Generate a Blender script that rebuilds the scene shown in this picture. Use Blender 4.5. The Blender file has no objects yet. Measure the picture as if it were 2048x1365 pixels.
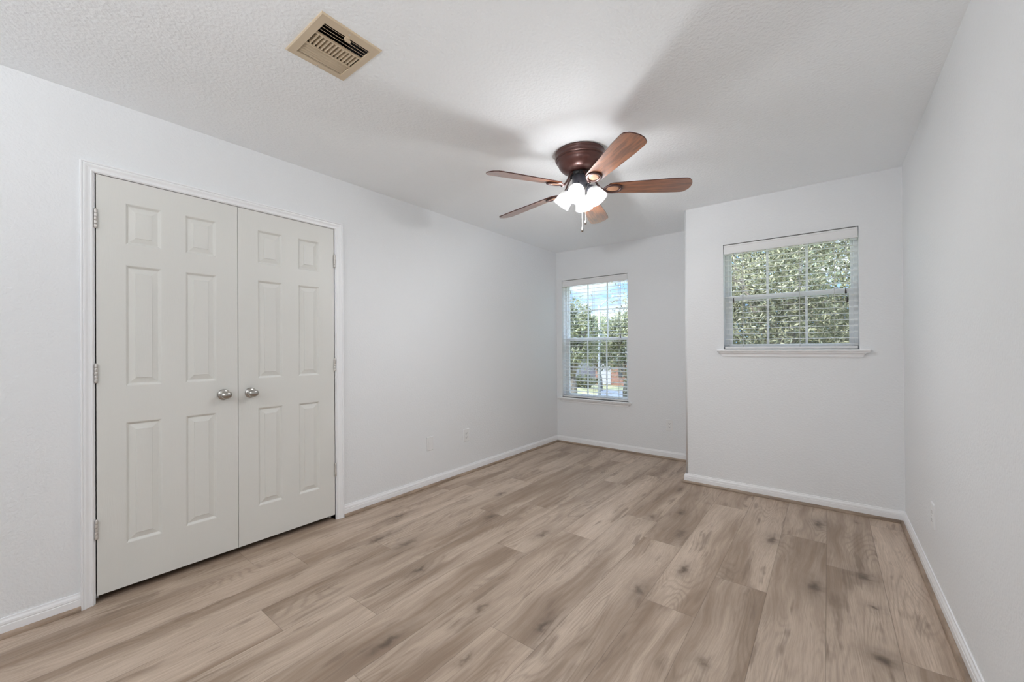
import bpy, bmesh, math, random
from mathutils import Vector, Matrix
from math import sin, cos, pi, radians, sqrt

random.seed(11)
scn = bpy.context.scene
COL = scn.collection

# ------------------------------------------------------------------ camera
F_PX, YAW, ROLL, PITCH = 818.06, 38.9075, -0.3667, 0.2135
SX, SY = -28.19, 10.26
EYE = 1.2175
yw, rl, pt = radians(YAW), radians(ROLL), radians(PITCH)
fw = Vector((-sin(yw) * cos(pt), cos(yw) * cos(pt), sin(pt)))
rt = Vector((cos(yw), sin(yw), 0))
up = rt.cross(fw)
rt2 = cos(rl) * rt + sin(rl) * up
up2 = -sin(rl) * rt + cos(rl) * up
cam_data = bpy.data.cameras.new('camera')
cam = bpy.data.objects.new('camera', cam_data)
COL.objects.link(cam)
cam_data.sensor_width = 36.0
cam_data.lens = F_PX / 2048 * 36.0
cam_data.shift_x = -SX / 2048
cam_data.shift_y = SY / 2048
cam_data.clip_start = 0.02
cam_data.clip_end = 400
M = Matrix((rt2, up2, -fw)).transposed().to_4x4()
M.translation = Vector((0, 0, EYE))
cam.matrix_world = M
scn.camera = cam

# ------------------------------------------------------------------ view
scn.view_settings.view_transform = 'Standard'
scn.view_settings.look = 'None'
scn.view_settings.gamma = 1.0
scn.view_settings.exposure = 0.0
scn.view_settings.use_curve_mapping = False
scn.cycles.use_denoising = True
scn.cycles.max_bounces = 14
scn.cycles.diffuse_bounces = 9
scn.cycles.glossy_bounces = 4
scn.cycles.transmission_bounces = 6
scn.cycles.transparent_max_bounces = 24
scn.cycles.sample_clamp_indirect = 4.0
scn.cycles.caustics_reflective = False
scn.cycles.caustics_refractive = False

# light levels
BULB_W = (22.5, 0.8, 25.5, 0.8)      # the four lamps of the fan, watts
FILL_UP_W = 90.0                       # added uplighter, unseen behind the camera, to brighten the ceiling
FILL_DOME_W = 42.0                         # added dome lamp, out of view, to fill the near half of the room
SUN_W = 6.5
SKY = 1.55

# ------------------------------------------------------------------ world: blue sky with clouds
world = bpy.data.worlds.new('sky')
scn.world = world
world.use_nodes = True
wn = world.node_tree
for n in list(wn.nodes):
    wn.nodes.remove(n)
wo = wn.nodes.new('ShaderNodeOutputWorld')
bg = wn.nodes.new('ShaderNodeBackground')
tc = wn.nodes.new('ShaderNodeTexCoord')
mp = wn.nodes.new('ShaderNodeMapping')
mp.inputs['Scale'].default_value = (1.6, 1.6, 6.0)
mp.inputs['Location'].default_value = (0.3, 1.7, 0.35)
nz = wn.nodes.new('ShaderNodeTexNoise')
nz.inputs['Scale'].default_value = 2.3
nz.inputs['Detail'].default_value = 7
nz.inputs['Roughness'].default_value = 0.58
cr = wn.nodes.new('ShaderNodeValToRGB')
cr.color_ramp.elements[0].position = 0.46
cr.color_ramp.elements[1].position = 0.60
cr.color_ramp.elements[0].color = (0.34, 0.58, 0.92, 1)
cr.color_ramp.elements[1].color = (0.88, 0.95, 1.02, 1)
bg.inputs['Strength'].default_value = SKY
wn.links.new(tc.outputs['Generated'], mp.inputs['Vector'])
wn.links.new(mp.outputs['Vector'], nz.inputs['Vector'])
wn.links.new(nz.outputs['Fac'], cr.inputs['Fac'])
sepw = wn.nodes.new('ShaderNodeSeparateXYZ')
wn.links.new(tc.outputs['Generated'], sepw.inputs[0])
mr = wn.nodes.new('ShaderNodeMapRange')      # the sky is brighter high up, round the sun, than near the horizon
mr.inputs[1].default_value = 0.40
mr.inputs[2].default_value = 0.85
mr.inputs[3].default_value = 1.0
mr.inputs[4].default_value = 6.0
wn.links.new(sepw.outputs[2], mr.inputs[0])
vs_ = wn.nodes.new('ShaderNodeVectorMath')
vs_.operation = 'SCALE'
wn.links.new(cr.outputs['Color'], vs_.inputs[0])
wn.links.new(mr.outputs[0], vs_.inputs['Scale'])
wn.links.new(vs_.outputs[0], bg.inputs['Color'])
wn.links.new(bg.outputs['Background'], wo.inputs['Surface'])

# ------------------------------------------------------------------ sun (comes over the roof, from behind the house)
sd = bpy.data.lights.new('sun', 'SUN')
sd.energy = SUN_W
sd.angle = radians(0.6)
sd.color = (1.0, 0.95, 0.86)
so = bpy.data.objects.new('sun', sd)
COL.objects.link(so)
so.rotation_euler = Vector((0.45, 0.75, -0.80)).to_track_quat('-Z', 'Y').to_euler()


def point_light(name, loc, watts, radius, color):
    l = bpy.data.lights.new(name, 'POINT')
    l.energy = watts
    l.shadow_soft_size = radius
    l.color = color
    o = bpy.data.objects.new(name, l)
    o.location = loc
    COL.objects.link(o)
    return o


# ------------------------------------------------------------------ dimensions
XL, XR, XJ, YF, YN, H = -2.740, 0.402, -1.0017, 4.6127, 3.914, 2.44
YB = -0.03                 # inner face of the wall with the doorway the camera stands in
T = 0.16

# ------------------------------------------------------------------ helpers
class MB:
    """collects shapes into one bmesh"""
    def __init__(self):
        self.bm = bmesh.new()
        self.uv = None

    def box(self, x0, x1, y0, y1, z0, z1, mi=0, mat=None):
        vs = [Vector((x, y, z)) for x in (x0, x1) for y in (y0, y1) for z in (z0, z1)]
        if mat:
            vs = [mat @ v for v in vs]
        v = [self.bm.verts.new(p) for p in vs]
        for f in ((0, 1, 3, 2), (4, 6, 7, 5), (0, 4, 5, 1), (2, 3, 7, 6), (0, 2, 6, 4), (1, 5, 7, 3)):
            fc = self.bm.faces.new([v[i] for i in f])
            fc.material_index = mi
        return self

    def poly(self, pts, mi=0, smooth=False):
        f = self.bm.faces.new([self.bm.verts.new(Vector(p)) for p in pts])
        f.material_index = mi
        f.smooth = smooth
        return f

    def grid(self, rows, close_u=False, close_v=False, smooth=True, mi=0, cap0=False, cap1=False):
        R = [[self.bm.verts.new(Vector(p)) for p in r] for r in rows]
        n, m = len(R), len(R[0])
        for i in range(n - (0 if close_u else 1)):
            for j in range(m - (0 if close_v else 1)):
                a, b = R[i], R[(i + 1) % n]
                f = self.bm.faces.new((a[j], a[(j + 1) % m], b[(j + 1) % m], b[j]))
                f.smooth = smooth
                f.material_index = mi
        if cap0:
            f = self.bm.faces.new(R[0][::-1]); f.material_index = mi
        if cap1:
            f = self.bm.faces.new(R[-1]); f.material_index = mi
        return self

    def lathe(self, prof, mat=None, seg=40, ribs=0, rib=0.0, cap0=False, cap1=False, smooth=True):
        """prof: list of (radius, height) about local Z"""
        mat = mat or Matrix.Identity(4)
        rows = []
        for r, h in prof:
            row = []
            for k in range(seg):
                a = 2 * pi * k / seg
                rr = r * (1 + (rib * cos(ribs * a) if ribs else 0))
                row.append(mat @ Vector((rr * cos(a), rr * sin(a), h)))
            rows.append(row)
        return self.grid(rows, close_v=True, cap0=cap0, cap1=cap1, smooth=smooth)

    def tube(self, pts, rad, seg=10, cap=True):
        pts = [Vector(p) for p in pts]
        if not hasattr(rad, '__len__'):
            rad = [rad] * len(pts)
        rows = []
        ref = None
        for i, p in enumerate(pts):
            a = pts[max(i - 1, 0)]
            b = pts[min(i + 1, len(pts) - 1)]
            t = (b - a).normalized()
            if ref is None:
                ref = Vector((0, 0, 1)) if abs(t.z) < 0.9 else Vector((1, 0, 0))
            u = t.cross(ref).normalized()
            w = t.cross(u).normalized()
            ref = -w if abs(t.dot(w)) < 0.5 else ref
            rows.append([p + rad[i] * (cos(2 * pi * k / seg) * u + sin(2 * pi * k / seg) * w) for k in range(seg)])
            ref = u.cross(t)
        return self.grid(rows, close_v=True, cap0=cap, cap1=cap)

    def extrude(self, prof, p0, p1, side, upv=Vector((0, 0, 1)), m0=0.0, m1=0.0, closed=True):
        """sweep a (depth, height) profile along p0->p1; m0/m1 shift each end per unit of depth (mitres)"""
        p0, p1, side = Vector(p0), Vector(p1), Vector(side)
        d = (p1 - p0).normalized()
        a = [p0 + side * q[0] + upv * q[1] + d * (m0 * q[0]) for q in prof]
        b = [p1 + side * q[0] + upv * q[1] - d * (m1 * q[0]) for q in prof]
        va = [self.bm.verts.new(p) for p in a]
        vb = [self.bm.verts.new(p) for p in b]
        n = len(prof)
        for i in range(n if closed else n - 1):
            j = (i + 1) % n
            self.bm.faces.new((va[i], va[j], vb[j], vb[i]))
        if closed:
            self.bm.faces.new(va[::-1])
            self.bm.faces.new(vb)
        return self

    def build(self, name, mats, parent=None, bevel=0.0, shade=False, recalc=True):
        if recalc:
            bmesh.ops.recalc_face_normals(self.bm, faces=self.bm.faces)
        me = bpy.data.meshes.new(name)
        self.bm.to_mesh(me)
        self.bm.free()
        o = bpy.data.objects.new(name, me)
        COL.objects.link(o)
        for m in (mats if isinstance(mats, (list, tuple)) else [mats]):
            me.materials.append(m)
        if parent:
            o.parent = parent
            o.matrix_parent_inverse = parent.matrix_world.inverted() if False else Matrix.Translation(-Vector(parent_world(parent)))
        if bevel > 0:
            md = o.modifiers.new('bevel', 'BEVEL')
            md.width = bevel
            md.segments = 2
            md.limit_method = 'ANGLE'
            md.angle_limit = radians(40)
        return o


def parent_world(o):
    v = Vector(o.location)
    p = o.parent
    return v if p is None else v + 0 * v


def thing(name, label, cat, loc, group=None):
    o = bpy.data.objects.new(name, None)
    o.empty_display_size = 0.1
    o.location = loc
    COL.objects.link(o)
    return tag(o, label, cat, group)


def tag(o, label=None, cat=None, group=None, kind=None):
    if label: o['label'] = label
    if cat: o['category'] = cat
    if group: o['group'] = group
    if kind: o['kind'] = kind
    return o


def struct(o, label=None):
    o['kind'] = 'structure'
    if label: o['label'] = label
    return o


def sub(o, parent):
    """parent a mesh (built in world coordinates) under a mesh part that sits at the world origin of its thing"""
    o.parent = parent
    return o


# ------------------------------------------------------------------ materials
def mat_new(name):
    m = bpy.data.materials.new(name)
    m.use_nodes = True
    nt = m.node_tree
    b = nt.nodes['Principled BSDF']
    return m, nt, b


def simple(name, col, rough=0.5, metal=0.0, spec=0.5, bump=None, coat=0.0):
    m, nt, b = mat_new(name)
    b.inputs['Base Color'].default_value = (*col, 1)
    b.inputs['Roughness'].default_value = rough
    b.inputs['Metallic'].default_value = metal
    b.inputs['Specular IOR Level'].default_value = spec
    b.inputs['Coat Weight'].default_value = coat
    b.inputs['Coat Roughness'].default_value = 0.12
    if bump:
        scale, strength, dist, stretch = bump
        tcn = nt.nodes.new('ShaderNodeTexCoord')
        mpn = nt.nodes.new('ShaderNodeMapping')
        mpn.inputs['Scale'].default_value = stretch
        n = nt.nodes.new('ShaderNodeTexNoise')
        n.inputs['Scale'].default_value = scale
        n.inputs['Detail'].default_value = 3
        bp = nt.nodes.new('ShaderNodeBump')
        bp.inputs['Strength'].default_value = strength
        bp.inputs['Distance'].default_value = dist
        nt.links.new(tcn.outputs['Object'], mpn.inputs['Vector'])
        nt.links.new(mpn.outputs['Vector'], n.inputs['Vector'])
        nt.links.new(n.outputs['Fac'], bp.inputs['Height'])
        nt.links.new(bp.outputs['Normal'], b.inputs['Normal'])
    return m


M_WALL = simple('orange peel wall paint', (0.80, 0.81, 0.822), 0.55, spec=0.35, bump=(85, 0.55, 0.004, (1, 1, 1)))
M_CEIL = simple('textured ceiling paint', (0.930, 0.952, 0.972), 0.8, spec=0.2, bump=(70, 0.7, 0.006, (1, 1, 1)))
M_TRIM = simple('white trim paint', (0.88, 0.885, 0.90), 0.32, spec=0.5)
M_DOOR = simple('warm white door paint', (0.725, 0.72, 0.685), 0.42, spec=0.45, bump=(60, 0.18, 0.002, (1, 7, 0.35)))
M_BLIND = simple('white blind vinyl', (0.80, 0.80, 0.80), 0.45)
M_VINYL = simple('white window vinyl', (0.78, 0.79, 0.80), 0.35)
M_PLATE = simple('white plastic', (0.80, 0.80, 0.80), 0.35)
M_SLOT = simple('dark slot', (0.02, 0.02, 0.02), 0.7)
M_NICKEL = simple('satin nickel', (0.46, 0.44, 0.41), 0.26, metal=1.0)
M_HINGE = simple('satin hinge metal', (0.66, 0.63, 0.60), 0.42, metal=0.7)
M_DARK = simple('dark closet', (0.05, 0.05, 0.05), 0.9)
M_BRONZE = simple('oil rubbed bronze', (0.085, 0.030, 0.024), 0.36, metal=0.45, spec=0.6, coat=0.25)
M_RINGM = simple('dark bronze arm', (0.10, 0.055, 0.05), 0.34, metal=0.6)
M_GUN = simple('gunmetal switch cup', (0.13, 0.13, 0.155), 0.38, metal=0.5)
M_BLACK = simple('black motor parts', (0.012, 0.012, 0.013), 0.45)
M_CORD = simple('blind cord', (0.55, 0.55, 0.53), 0.8)
M_TASSEL = simple('dark cord tassel', (0.04, 0.032, 0.028), 0.6)
M_BEIGE = simple('almond vent metal', (0.60, 0.485, 0.345), 0.45)


def wood_shoe():
    m, nt, b = mat_new('oak shoe moulding')
    t = nt.nodes.new('ShaderNodeTexCoord')
    mp_ = nt.nodes.new('ShaderNodeMapping')
    mp_.inputs['Scale'].default_value = (3, 3, 20)
    n = nt.nodes.new('ShaderNodeTexNoise')
    n.inputs['Scale'].default_value = 2.2
    n.inputs['Detail'].default_value = 5
    r = nt.nodes.new('ShaderNodeValToRGB')
    r.color_ramp.elements[0].color = (0.20, 0.142, 0.100, 1)
    r.color_ramp.elements[1].color = (0.40, 0.30, 0.225, 1)
    r.color_ramp.elements[0].position = 0.3
    r.color_ramp.elements[1].position = 0.7
    nt.links.new(t.outputs['Object'], mp_.inputs['Vector'])
    nt.links.new(mp_.outputs['Vector'], n.inputs['Vector'])
    nt.links.new(n.outputs['Fac'], r.inputs['Fac'])
    nt.links.new(r.outputs['Color'], b.inputs['Base Color'])
    b.inputs['Roughness'].default_value = 0.45
    return m


M_SHOE = wood_shoe()


class NG:
    """tiny node helper"""
    def __init__(self, nt):
        self.nt = nt

    def val(self, x):
        return x

    def _set(self, sock, v):
        if isinstance(v, (int, float)):
            sock.default_value = v
        elif isinstance(v, tuple):
            sock.default_value = v
        else:
            self.nt.links.new(v, sock)

    def math(self, op, a, b=None, c=None, clamp=False):
        n = self.nt.nodes.new('ShaderNodeMath')
        n.operation = op
        n.use_clamp = clamp
        self._set(n.inputs[0], a)
        if b is not None: self._set(n.inputs[1], b)
        if c is not None: self._set(n.inputs[2], c)
        return n.outputs[0]

    def combine(self, x, y, z):
        n = self.nt.nodes.new('ShaderNodeCombineXYZ')
        for i, v in enumerate((x, y, z)):
            self._set(n.inputs[i], v)
        return n.outputs[0]

    def noise(self, vec, scale=1.0, detail=3, rough=0.5, dist=0.0):
        n = self.nt.nodes.new('ShaderNodeTexNoise')
        self._set(n.inputs['Vector'], vec)
        n.inputs['Scale'].default_value = scale
        n.inputs['Detail'].default_value = detail
        n.inputs['Roughness'].default_value = rough
        n.inputs['Distortion'].default_value = dist
        return n.outputs['Fac']

    def remap(self, v, a, b, c, d, smooth=True):
        n = self.nt.nodes.new('ShaderNodeMapRange')
        n.interpolation_type = 'SMOOTHSTEP' if smooth else 'LINEAR'
        self._set(n.inputs['Value'], v)
        for i, x in zip((1, 2, 3, 4), (a, b, c, d)):
            n.inputs[i].default_value = x
        return n.outputs[0]

    def mix(self, f, a, b, mode='MIX'):
        n = self.nt.nodes.new('ShaderNodeMix')
        n.data_type = 'RGBA'
        n.blend_type = mode
        self._set(n.inputs[0], f)
        self._set(n.inputs[6], a if not isinstance(a, tuple) else (*a, 1))
        self._set(n.inputs[7], b if not isinstance(b, tuple) else (*b, 1))
        return n.outputs[2]


# knots seen on the floor boards: x, y, half width, half length, darkness
KNOTS = [(-1.755, 1.468, .018, .045, 1), (-0.745, 2.036, .020, .050, .8), (-0.622, 2.361, .016, .036, 1), (-0.846, 3.17, .020, .045, 1),
         (-0.98, 1.519, .016, .055, .9), (-1.428, 1.027, .016, .075, .9), (-1.27, 1.435, .012, .035, .7), (-1.457, 2.253, .020, .050, .8),
         (-1.9, 2.258, .020, .050, .9), (-2.126, 2.654, .018, .050, .8), (-0.759, 2.818, .022, .050, .7), (-0.986, 2.973, .018, .045, .8),
         (-2.431, 1.856, .012, .050, .9), (-0.061, 2.603, .026, .060, 1), (-0.058, 3.535, .022, .055, 1), (0.136, 2.872, .030, .040, 1),
         (0.161, 2.167, .030, .035, 1), (-0.284, 3.082, .020, .050, .9), (-0.382, 1.71, .014, .030, .7), (0.144, 3.734, .010, .02, .8),
         (0.156, 2.573, .012, .016, 1), (-0.989, 3.679, .016, .05, .9), (-2.05, 1.62, .02, .07, .8), (-1.113, 1.163, .010, .030, .7),
         (-2.24, 1.54, .016, .07, .8), (-0.50, 3.60, .008, .014, .8)]


def floor_mat():
    m, nt, b = mat_new('wood plank floor')
    g = NG(nt)
    tcn = nt.nodes.new('ShaderNodeTexCoord')
    sep = nt.nodes.new('ShaderNodeSeparateXYZ')
    nt.links.new(tcn.outputs['Object'], sep.inputs[0])
    X, Y = sep.outputs[0], sep.outputs[1]
    at = nt.nodes.new('ShaderNodeAttribute'); at.attribute_name = 'plank'
    sa = nt.nodes.new('ShaderNodeSeparateColor')
    nt.links.new(at.outputs['Color'], sa.inputs[0])
    r1, r2, r3 = sa.outputs[0], sa.outputs[1], sa.outputs[2]
    u1 = nt.nodes.new('ShaderNodeUVMap'); u1.uv_map = 'a'
    u2 = nt.nodes.new('ShaderNodeUVMap'); u2.uv_map = 'b'
    s1 = nt.nodes.new('ShaderNodeSeparateXYZ'); nt.links.new(u1.outputs[0], s1.inputs[0])
    s2 = nt.nodes.new('ShaderNodeSeparateXYZ'); nt.links.new(u2.outputs[0], s2.inputs[0])
    PX = g.math('ADD', X, g.math('MULTIPLY', r1, 37.0))
    PY = g.math('ADD', Y, g.math('MULTIPLY', r2, 53.0))
    # gentle waviness of the grain
    wob = g.noise(g.combine(g.math('MULTIPLY', PX, 2.0), g.math('MULTIPLY', PY, 1.6), r3), 1.0, 2)
    WX = g.math('ADD', PX, g.math('MULTIPLY', g.math('SUBTRACT', wob, 0.5), 0.10))
    broad = g.noise(g.combine(g.math('MULTIPLY', WX, 6.5), g.math('MULTIPLY', PY, 0.75), r3), 1.0, 3, 0.5)
    streak = g.noise(g.combine(g.math('MULTIPLY', WX, 34.0), g.math('MULTIPLY', PY, 1.5), r3), 1.0, 4, 0.6)
    fine = g.noise(g.combine(g.math('MULTIPLY', WX, 230.0), g.math('MULTIPLY', PY, 9.0), r3), 1.0, 3, 0.6)
    cloud = g.noise(g.combine(g.math('MULTIPLY', PX, 9.0), g.math('MULTIPLY', PY, 3.0), r3), 1.0, 3, 0.55)
    # cathedral rings
    rf = g.noise(g.combine(g.math('MULTIPLY', PX, 5.5), g.math('MULTIPLY', PY, 0.95), r3), 1.0, 1.5, 0.45)
    ring = g.math('SINE', g.math('MULTIPLY', rf, 190.0))
    ring = g.math('POWER', g.math('MULTIPLY_ADD', ring, 0.5, 0.5), 2.5)
    rmask = g.remap(g.noise(g.combine(g.math('MULTIPLY', PX, 3.5), g.math('MULTIPLY', PY, 1.3), g.math('ADD', r3, 4.0)), 1.0, 2), 0.46, 0.62, 0.0, 1.0)
    tone = g.math('ADD', g.math('MULTIPLY', g.remap(broad, 0.34, 0.64, 0, 1), 0.60), g.math('MULTIPLY', g.remap(streak, 0.3, 0.7, 0, 1), 0.32))
    tone = g.math('ADD', tone, g.math('MULTIPLY', r1, 0.08))
    c = g.mix(tone, (0.262, 0.181, 0.125), (0.625, 0.502, 0.400))
    c = g.mix(g.math('MULTIPLY', g.remap(fine, 0.35, 0.70, 0, 1), 0.30), c, (0.22, 0.155, 0.112))
    c = g.mix(g.math('MULTIPLY', g.math('MULTIPLY', ring, rmask), 0.34), c, (0.20, 0.138, 0.098))
    dk = g.remap(g.math('MULTIPLY', cloud, streak), 0.29, 0.42, 0, 0.65)
    c = g.mix(dk, c, (0.175, 0.118, 0.082))
    # knots
    wobx = g.math('MULTIPLY', g.math('SUBTRACT', g.noise(tcn.outputs['Object'], 26.0, 3), 0.5), 0.055)
    woby = g.math('MULTIPLY', g.math('SUBTRACT', g.noise(tcn.outputs['Object'], 14.0, 3), 0.5), 0.12)
    KX, KY = g.math('ADD', X, wobx), g.math('ADD', Y, woby)
    acc = None
    halo = None
    for kx, ky, hw, hl, s in KNOTS:
        dx = g.math('MULTIPLY', g.math('SUBTRACT', KX, kx), 1.0 / hw)
        dy = g.math('MULTIPLY', g.math('SUBTRACT', KY, ky), 1.0 / hl)
        d2 = g.math('ADD', g.math('MULTIPLY', dx, dx), g.math('MULTIPLY', dy, dy))
        core = g.math('MULTIPLY', g.math('EXPONENT', g.math('MULTIPLY', d2, -1.0)), s)
        ha = g.math('MULTIPLY', g.math('EXPONENT', g.math('MULTIPLY', d2, -0.11)), 0.62 * s)
        acc = core if acc is None else g.math('MAXIMUM', acc, core)
        halo = ha if halo is None else g.math('MAXIMUM', halo, ha)
    c = g.mix(g.math('MULTIPLY', halo, g.remap(streak, 0.25, 0.75, 0.35, 1.0)), c, (0.165, 0.112, 0.078))
    c = g.mix(g.math('MULTIPLY', acc, 0.85), c, (0.085, 0.056, 0.038))
    # per plank tint and seams
    tint = g.math('MULTIPLY_ADD', r2, 0.09, 0.955)
    c = g.mix(1.0, c, g.combine(tint, tint, tint), 'MULTIPLY')
    e = g.math('MINIMUM', g.math('MINIMUM', s1.outputs[0], s2.outputs[0]), g.math('MINIMUM', s1.outputs[1], s2.outputs[1]))
    seam = g.remap(e, 0.0004, 0.0022, 1.0, 0.0)
    c = g.mix(g.math('MULTIPLY', seam, 0.42), c, (0.09, 0.06, 0.042))
    nt.links.new(c, b.inputs['Base Color'])
    b.inputs['Roughness'].default_value = 0.46
    b.inputs['Specular IOR Level'].default_value = 0.42
    h = g.math('SUBTRACT', g.math('MULTIPLY', fine, 0.25), seam)
    bp = nt.nodes.new('ShaderNodeBump')
    bp.inputs['Strength'].default_value = 0.35
    bp.inputs['Distance'].default_value = 0.0012
    nt.links.new(h, bp.inputs['Height'])
    nt.links.new(bp.outputs['Normal'], b.inputs['Normal'])
    return m


def blade_mat():
    m, nt, b = mat_new('walnut fan blade')
    g = NG(nt)
    u = nt.nodes.new('ShaderNodeUVMap'); u.uv_map = 'a'
    s = nt.nodes.new('ShaderNodeSeparateXYZ'); nt.links.new(u.outputs[0], s.inputs[0])
    U, V = s.outputs[0], s.outputs[1]
    n = g.noise(g.combine(g.math('MULTIPLY', V, 70.0), g.math('MULTIPLY', U, 7.0), 0.3), 1.0, 4, 0.6, 0.4)
    n2 = g.noise(g.combine(g.math('MULTIPLY', V, 320.0), g.math('MULTIPLY', U, 14.0), 1.3), 1.0, 2)
    t = g.math('ADD', g.math('MULTIPLY', g.remap(n, 0.35, 0.65, 0, 1), 0.7), g.math('MULTIPLY', n2, 0.3))
    c = g.mix(t, (0.115, 0.030, 0.010), (0.42, 0.150, 0.055))
    nt.links.new(c, b.inputs['Base Color'])
    b.inputs['Roughness'].default_value = 0.34
    b.inputs['Specular IOR Level'].default_value = 0.6
    b.inputs['Coat Weight'].default_value = 1.0
    b.inputs['Coat IOR'].default_value = 1.85
    b.inputs['Coat Roughness'].default_value = 0.30
    return m


M_BLADE = blade_mat()
M_MEDAL = simple('medallion wood', (0.42, 0.22, 0.13), 0.4, coat=0.4)


def glass_mat(name='window glass', tint=(1, 1, 1), refl=0.0015):
    m = bpy.data.materials.new(name)
    m.use_nodes = True
    nt = m.node_tree
    nt.nodes.remove(nt.nodes['Principled BSDF'])
    out = nt.nodes['Material Output']
    tr = nt.nodes.new('ShaderNodeBsdfTransparent'); tr.inputs[0].default_value = (*tint, 1)
    gl = nt.nodes.new('ShaderNodeBsdfGlossy'); gl.inputs['Roughness'].default_value = 0.0
    mx = nt.nodes.new('ShaderNodeMixShader'); mx.inputs[0].default_value = refl
    nt.links.new(tr.outputs[0], mx.inputs[1])
    nt.links.new(gl.outputs[0], mx.inputs[2])
    nt.links.new(mx.outputs[0], out.inputs['Surface'])
    return m


def screen_mat():
    m = bpy.data.materials.new('insect screen')
    m.use_nodes = True
    nt = m.node_tree
    nt.nodes.remove(nt.nodes['Principled BSDF'])
    out = nt.nodes['Material Output']
    tr = nt.nodes.new('ShaderNodeBsdfTransparent')
    df = nt.nodes.new('ShaderNodeBsdfDiffuse'); df.inputs[0].default_value = (0.06, 0.06, 0.06, 1)
    mx = nt.nodes.new('ShaderNodeMixShader'); mx.inputs[0].default_value = 0.22
    nt.links.new(tr.outputs[0], mx.inputs[1])
    nt.links.new(df.outputs[0], mx.inputs[2])
    nt.links.new(mx.outputs[0], out.inputs['Surface'])
    return m


def shade_mat():
    m = bpy.data.materials.new('frosted shade glass')
    m.use_nodes = True
    nt = m.node_tree
    nt.nodes.remove(nt.nodes['Principled BSDF'])
    out = nt.nodes['Material Output']
    tr = nt.nodes.new('ShaderNodeBsdfTransparent'); tr.inputs[0].default_value = (0.97, 0.97, 0.97, 1)
    tl = nt.nodes.new('ShaderNodeBsdfTranslucent'); tl.inputs[0].default_value = (0.9, 0.9, 0.9, 1)
    df = nt.nodes.new('ShaderNodeBsdfDiffuse'); df.inputs[0].default_value = (0.9, 0.9, 0.9, 1)
    gl = nt.nodes.new('ShaderNodeBsdfGlossy'); gl.inputs['Roughness'].default_value = 0.2
    m1 = nt.nodes.new('ShaderNodeMixShader'); m1.inputs[0].default_value = 0.45
    m2 = nt.nodes.new('ShaderNodeMixShader'); m2.inputs[0].default_value = 0.50
    m3 = nt.nodes.new('ShaderNodeMixShader'); m3.inputs[0].default_value = 0.06
    nt.links.new(tl.outputs[0], m1.inputs[1])
    nt.links.new(df.outputs[0], m1.inputs[2])
    nt.links.new(m1.outputs[0], m2.inputs[1])
    nt.links.new(tr.outputs[0], m2.inputs[2])
    nt.links.new(m2.outputs[0], m3.inputs[1])
    nt.links.new(gl.outputs[0], m3.inputs[2])
    nt.links.new(m3.outputs[0], out.inputs['Surface'])
    return m


def emit_mat(name, col, s):
    m, nt, b = mat_new(name)
    b.inputs['Base Color'].default_value = (*col, 1)
    b.inputs['Emission Color'].default_value = (*col, 1)
    b.inputs['Emission Strength'].default_value = s
    return m


M_GLASS = glass_mat()
M_SCREEN = screen_mat()
M_SHADE = shade_mat()
M_BULB = emit_mat('lit bulb', (1.0, 0.99, 0.97), 3.0)
M_BULBDIM = emit_mat('dim bulb', (1.0, 0.99, 0.97), 1.0)

# ================================================================== ROOM SHELL
# floor boards: lanes run along Y; joints read from the photograph
def build_floor():
    bm = bmesh.new()
    ua = bm.loops.layers.uv.new('a')
    ub = bm.loops.layers.uv.new('b')
    ca = bm.loops.layers.color.new('plank')
    W = 0.228
    L = 1.53
    seeds = {0: 2.91, -1: 3.22, -2: 2.40, -3: 1.98, -4: 2.62, -5: 2.90, -6: 2.378, -7: 1.977, -8: 1.106, -9: 0.79, -10: 1.52, -11: 1.12, -12: 2.46, 1: 2.2}
    rnd = random.Random(5)
    y_lo, y_hi = -1.60, 4.80
    for k in range(-13, 3):
        x0, x1 = -0.016 + W * k, -0.016 + W * (k + 1)
        x0c, x1c = max(x0, XL - 0.85), min(x1, XR + 0.05)
        if x1c <= x0c:
            continue
        y = seeds.get(k, rnd.uniform(0, 1.5))
        while y > y_lo:
            y -= L
        while y < y_hi:
            a, b_ = y, y + L
            yy0, yy1 = max(a, y_lo), min(b_, y_hi)
            if yy1 > yy0:
                col = (rnd.random(), rnd.random(), rnd.random(), 1)
                vs = [bm.verts.new((px, py, 0)) for px, py in ((x0c, yy0), (x1c, yy0), (x1c, yy1), (x0c, yy1))]
                f = bm.faces.new(vs)
                for lp in f.loops:
                    co = lp.vert.co
                    lp[ua].uv = (co.x - x0, co.y - a)
                    lp[ub].uv = (x1 - co.x, b_ - co.y)
                    lp[ca] = col
            y += L
    # boards run on into the closet
    for k in range(-17, -13):
        x0, x1 = -0.016 + W * k, -0.016 + W * (k + 1)
        x0, x1 = max(x0, XL - 0.85), min(x1, -0.016 + W * -13)
        if x1 > x0:
            vs = [bm.verts.new((px, py, 0)) for px, py in ((x0, y_lo), (x1, y_lo), (x1, y_hi), (x0, y_hi))]
            f = bm.faces.new(vs)
            col = (rnd.random(), rnd.random(), rnd.random(), 1)
            for lp in f.loops:
                co = lp.vert.co
                lp[ua].uv = (co.x - x0, co.y - y_lo)
                lp[ub].uv = (x1 - co.x, y_hi - co.y)
                lp[ca] = col
    me = bpy.data.meshes.new('floor')
    bm.to_mesh(me)
    bm.free()
    o = bpy.data.objects.new('floor', me)
    COL.objects.link(o)
    me.materials.append(floor_mat())
    return struct(o, 'light brown oak plank floor with dark knots')


build_floor()
sl = MB()
sl.box(XL - 0.9, XR + T, -1.75, YF + T, -0.25, -0.003)
struct(sl.build('floor_slab', M_DARK))

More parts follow.
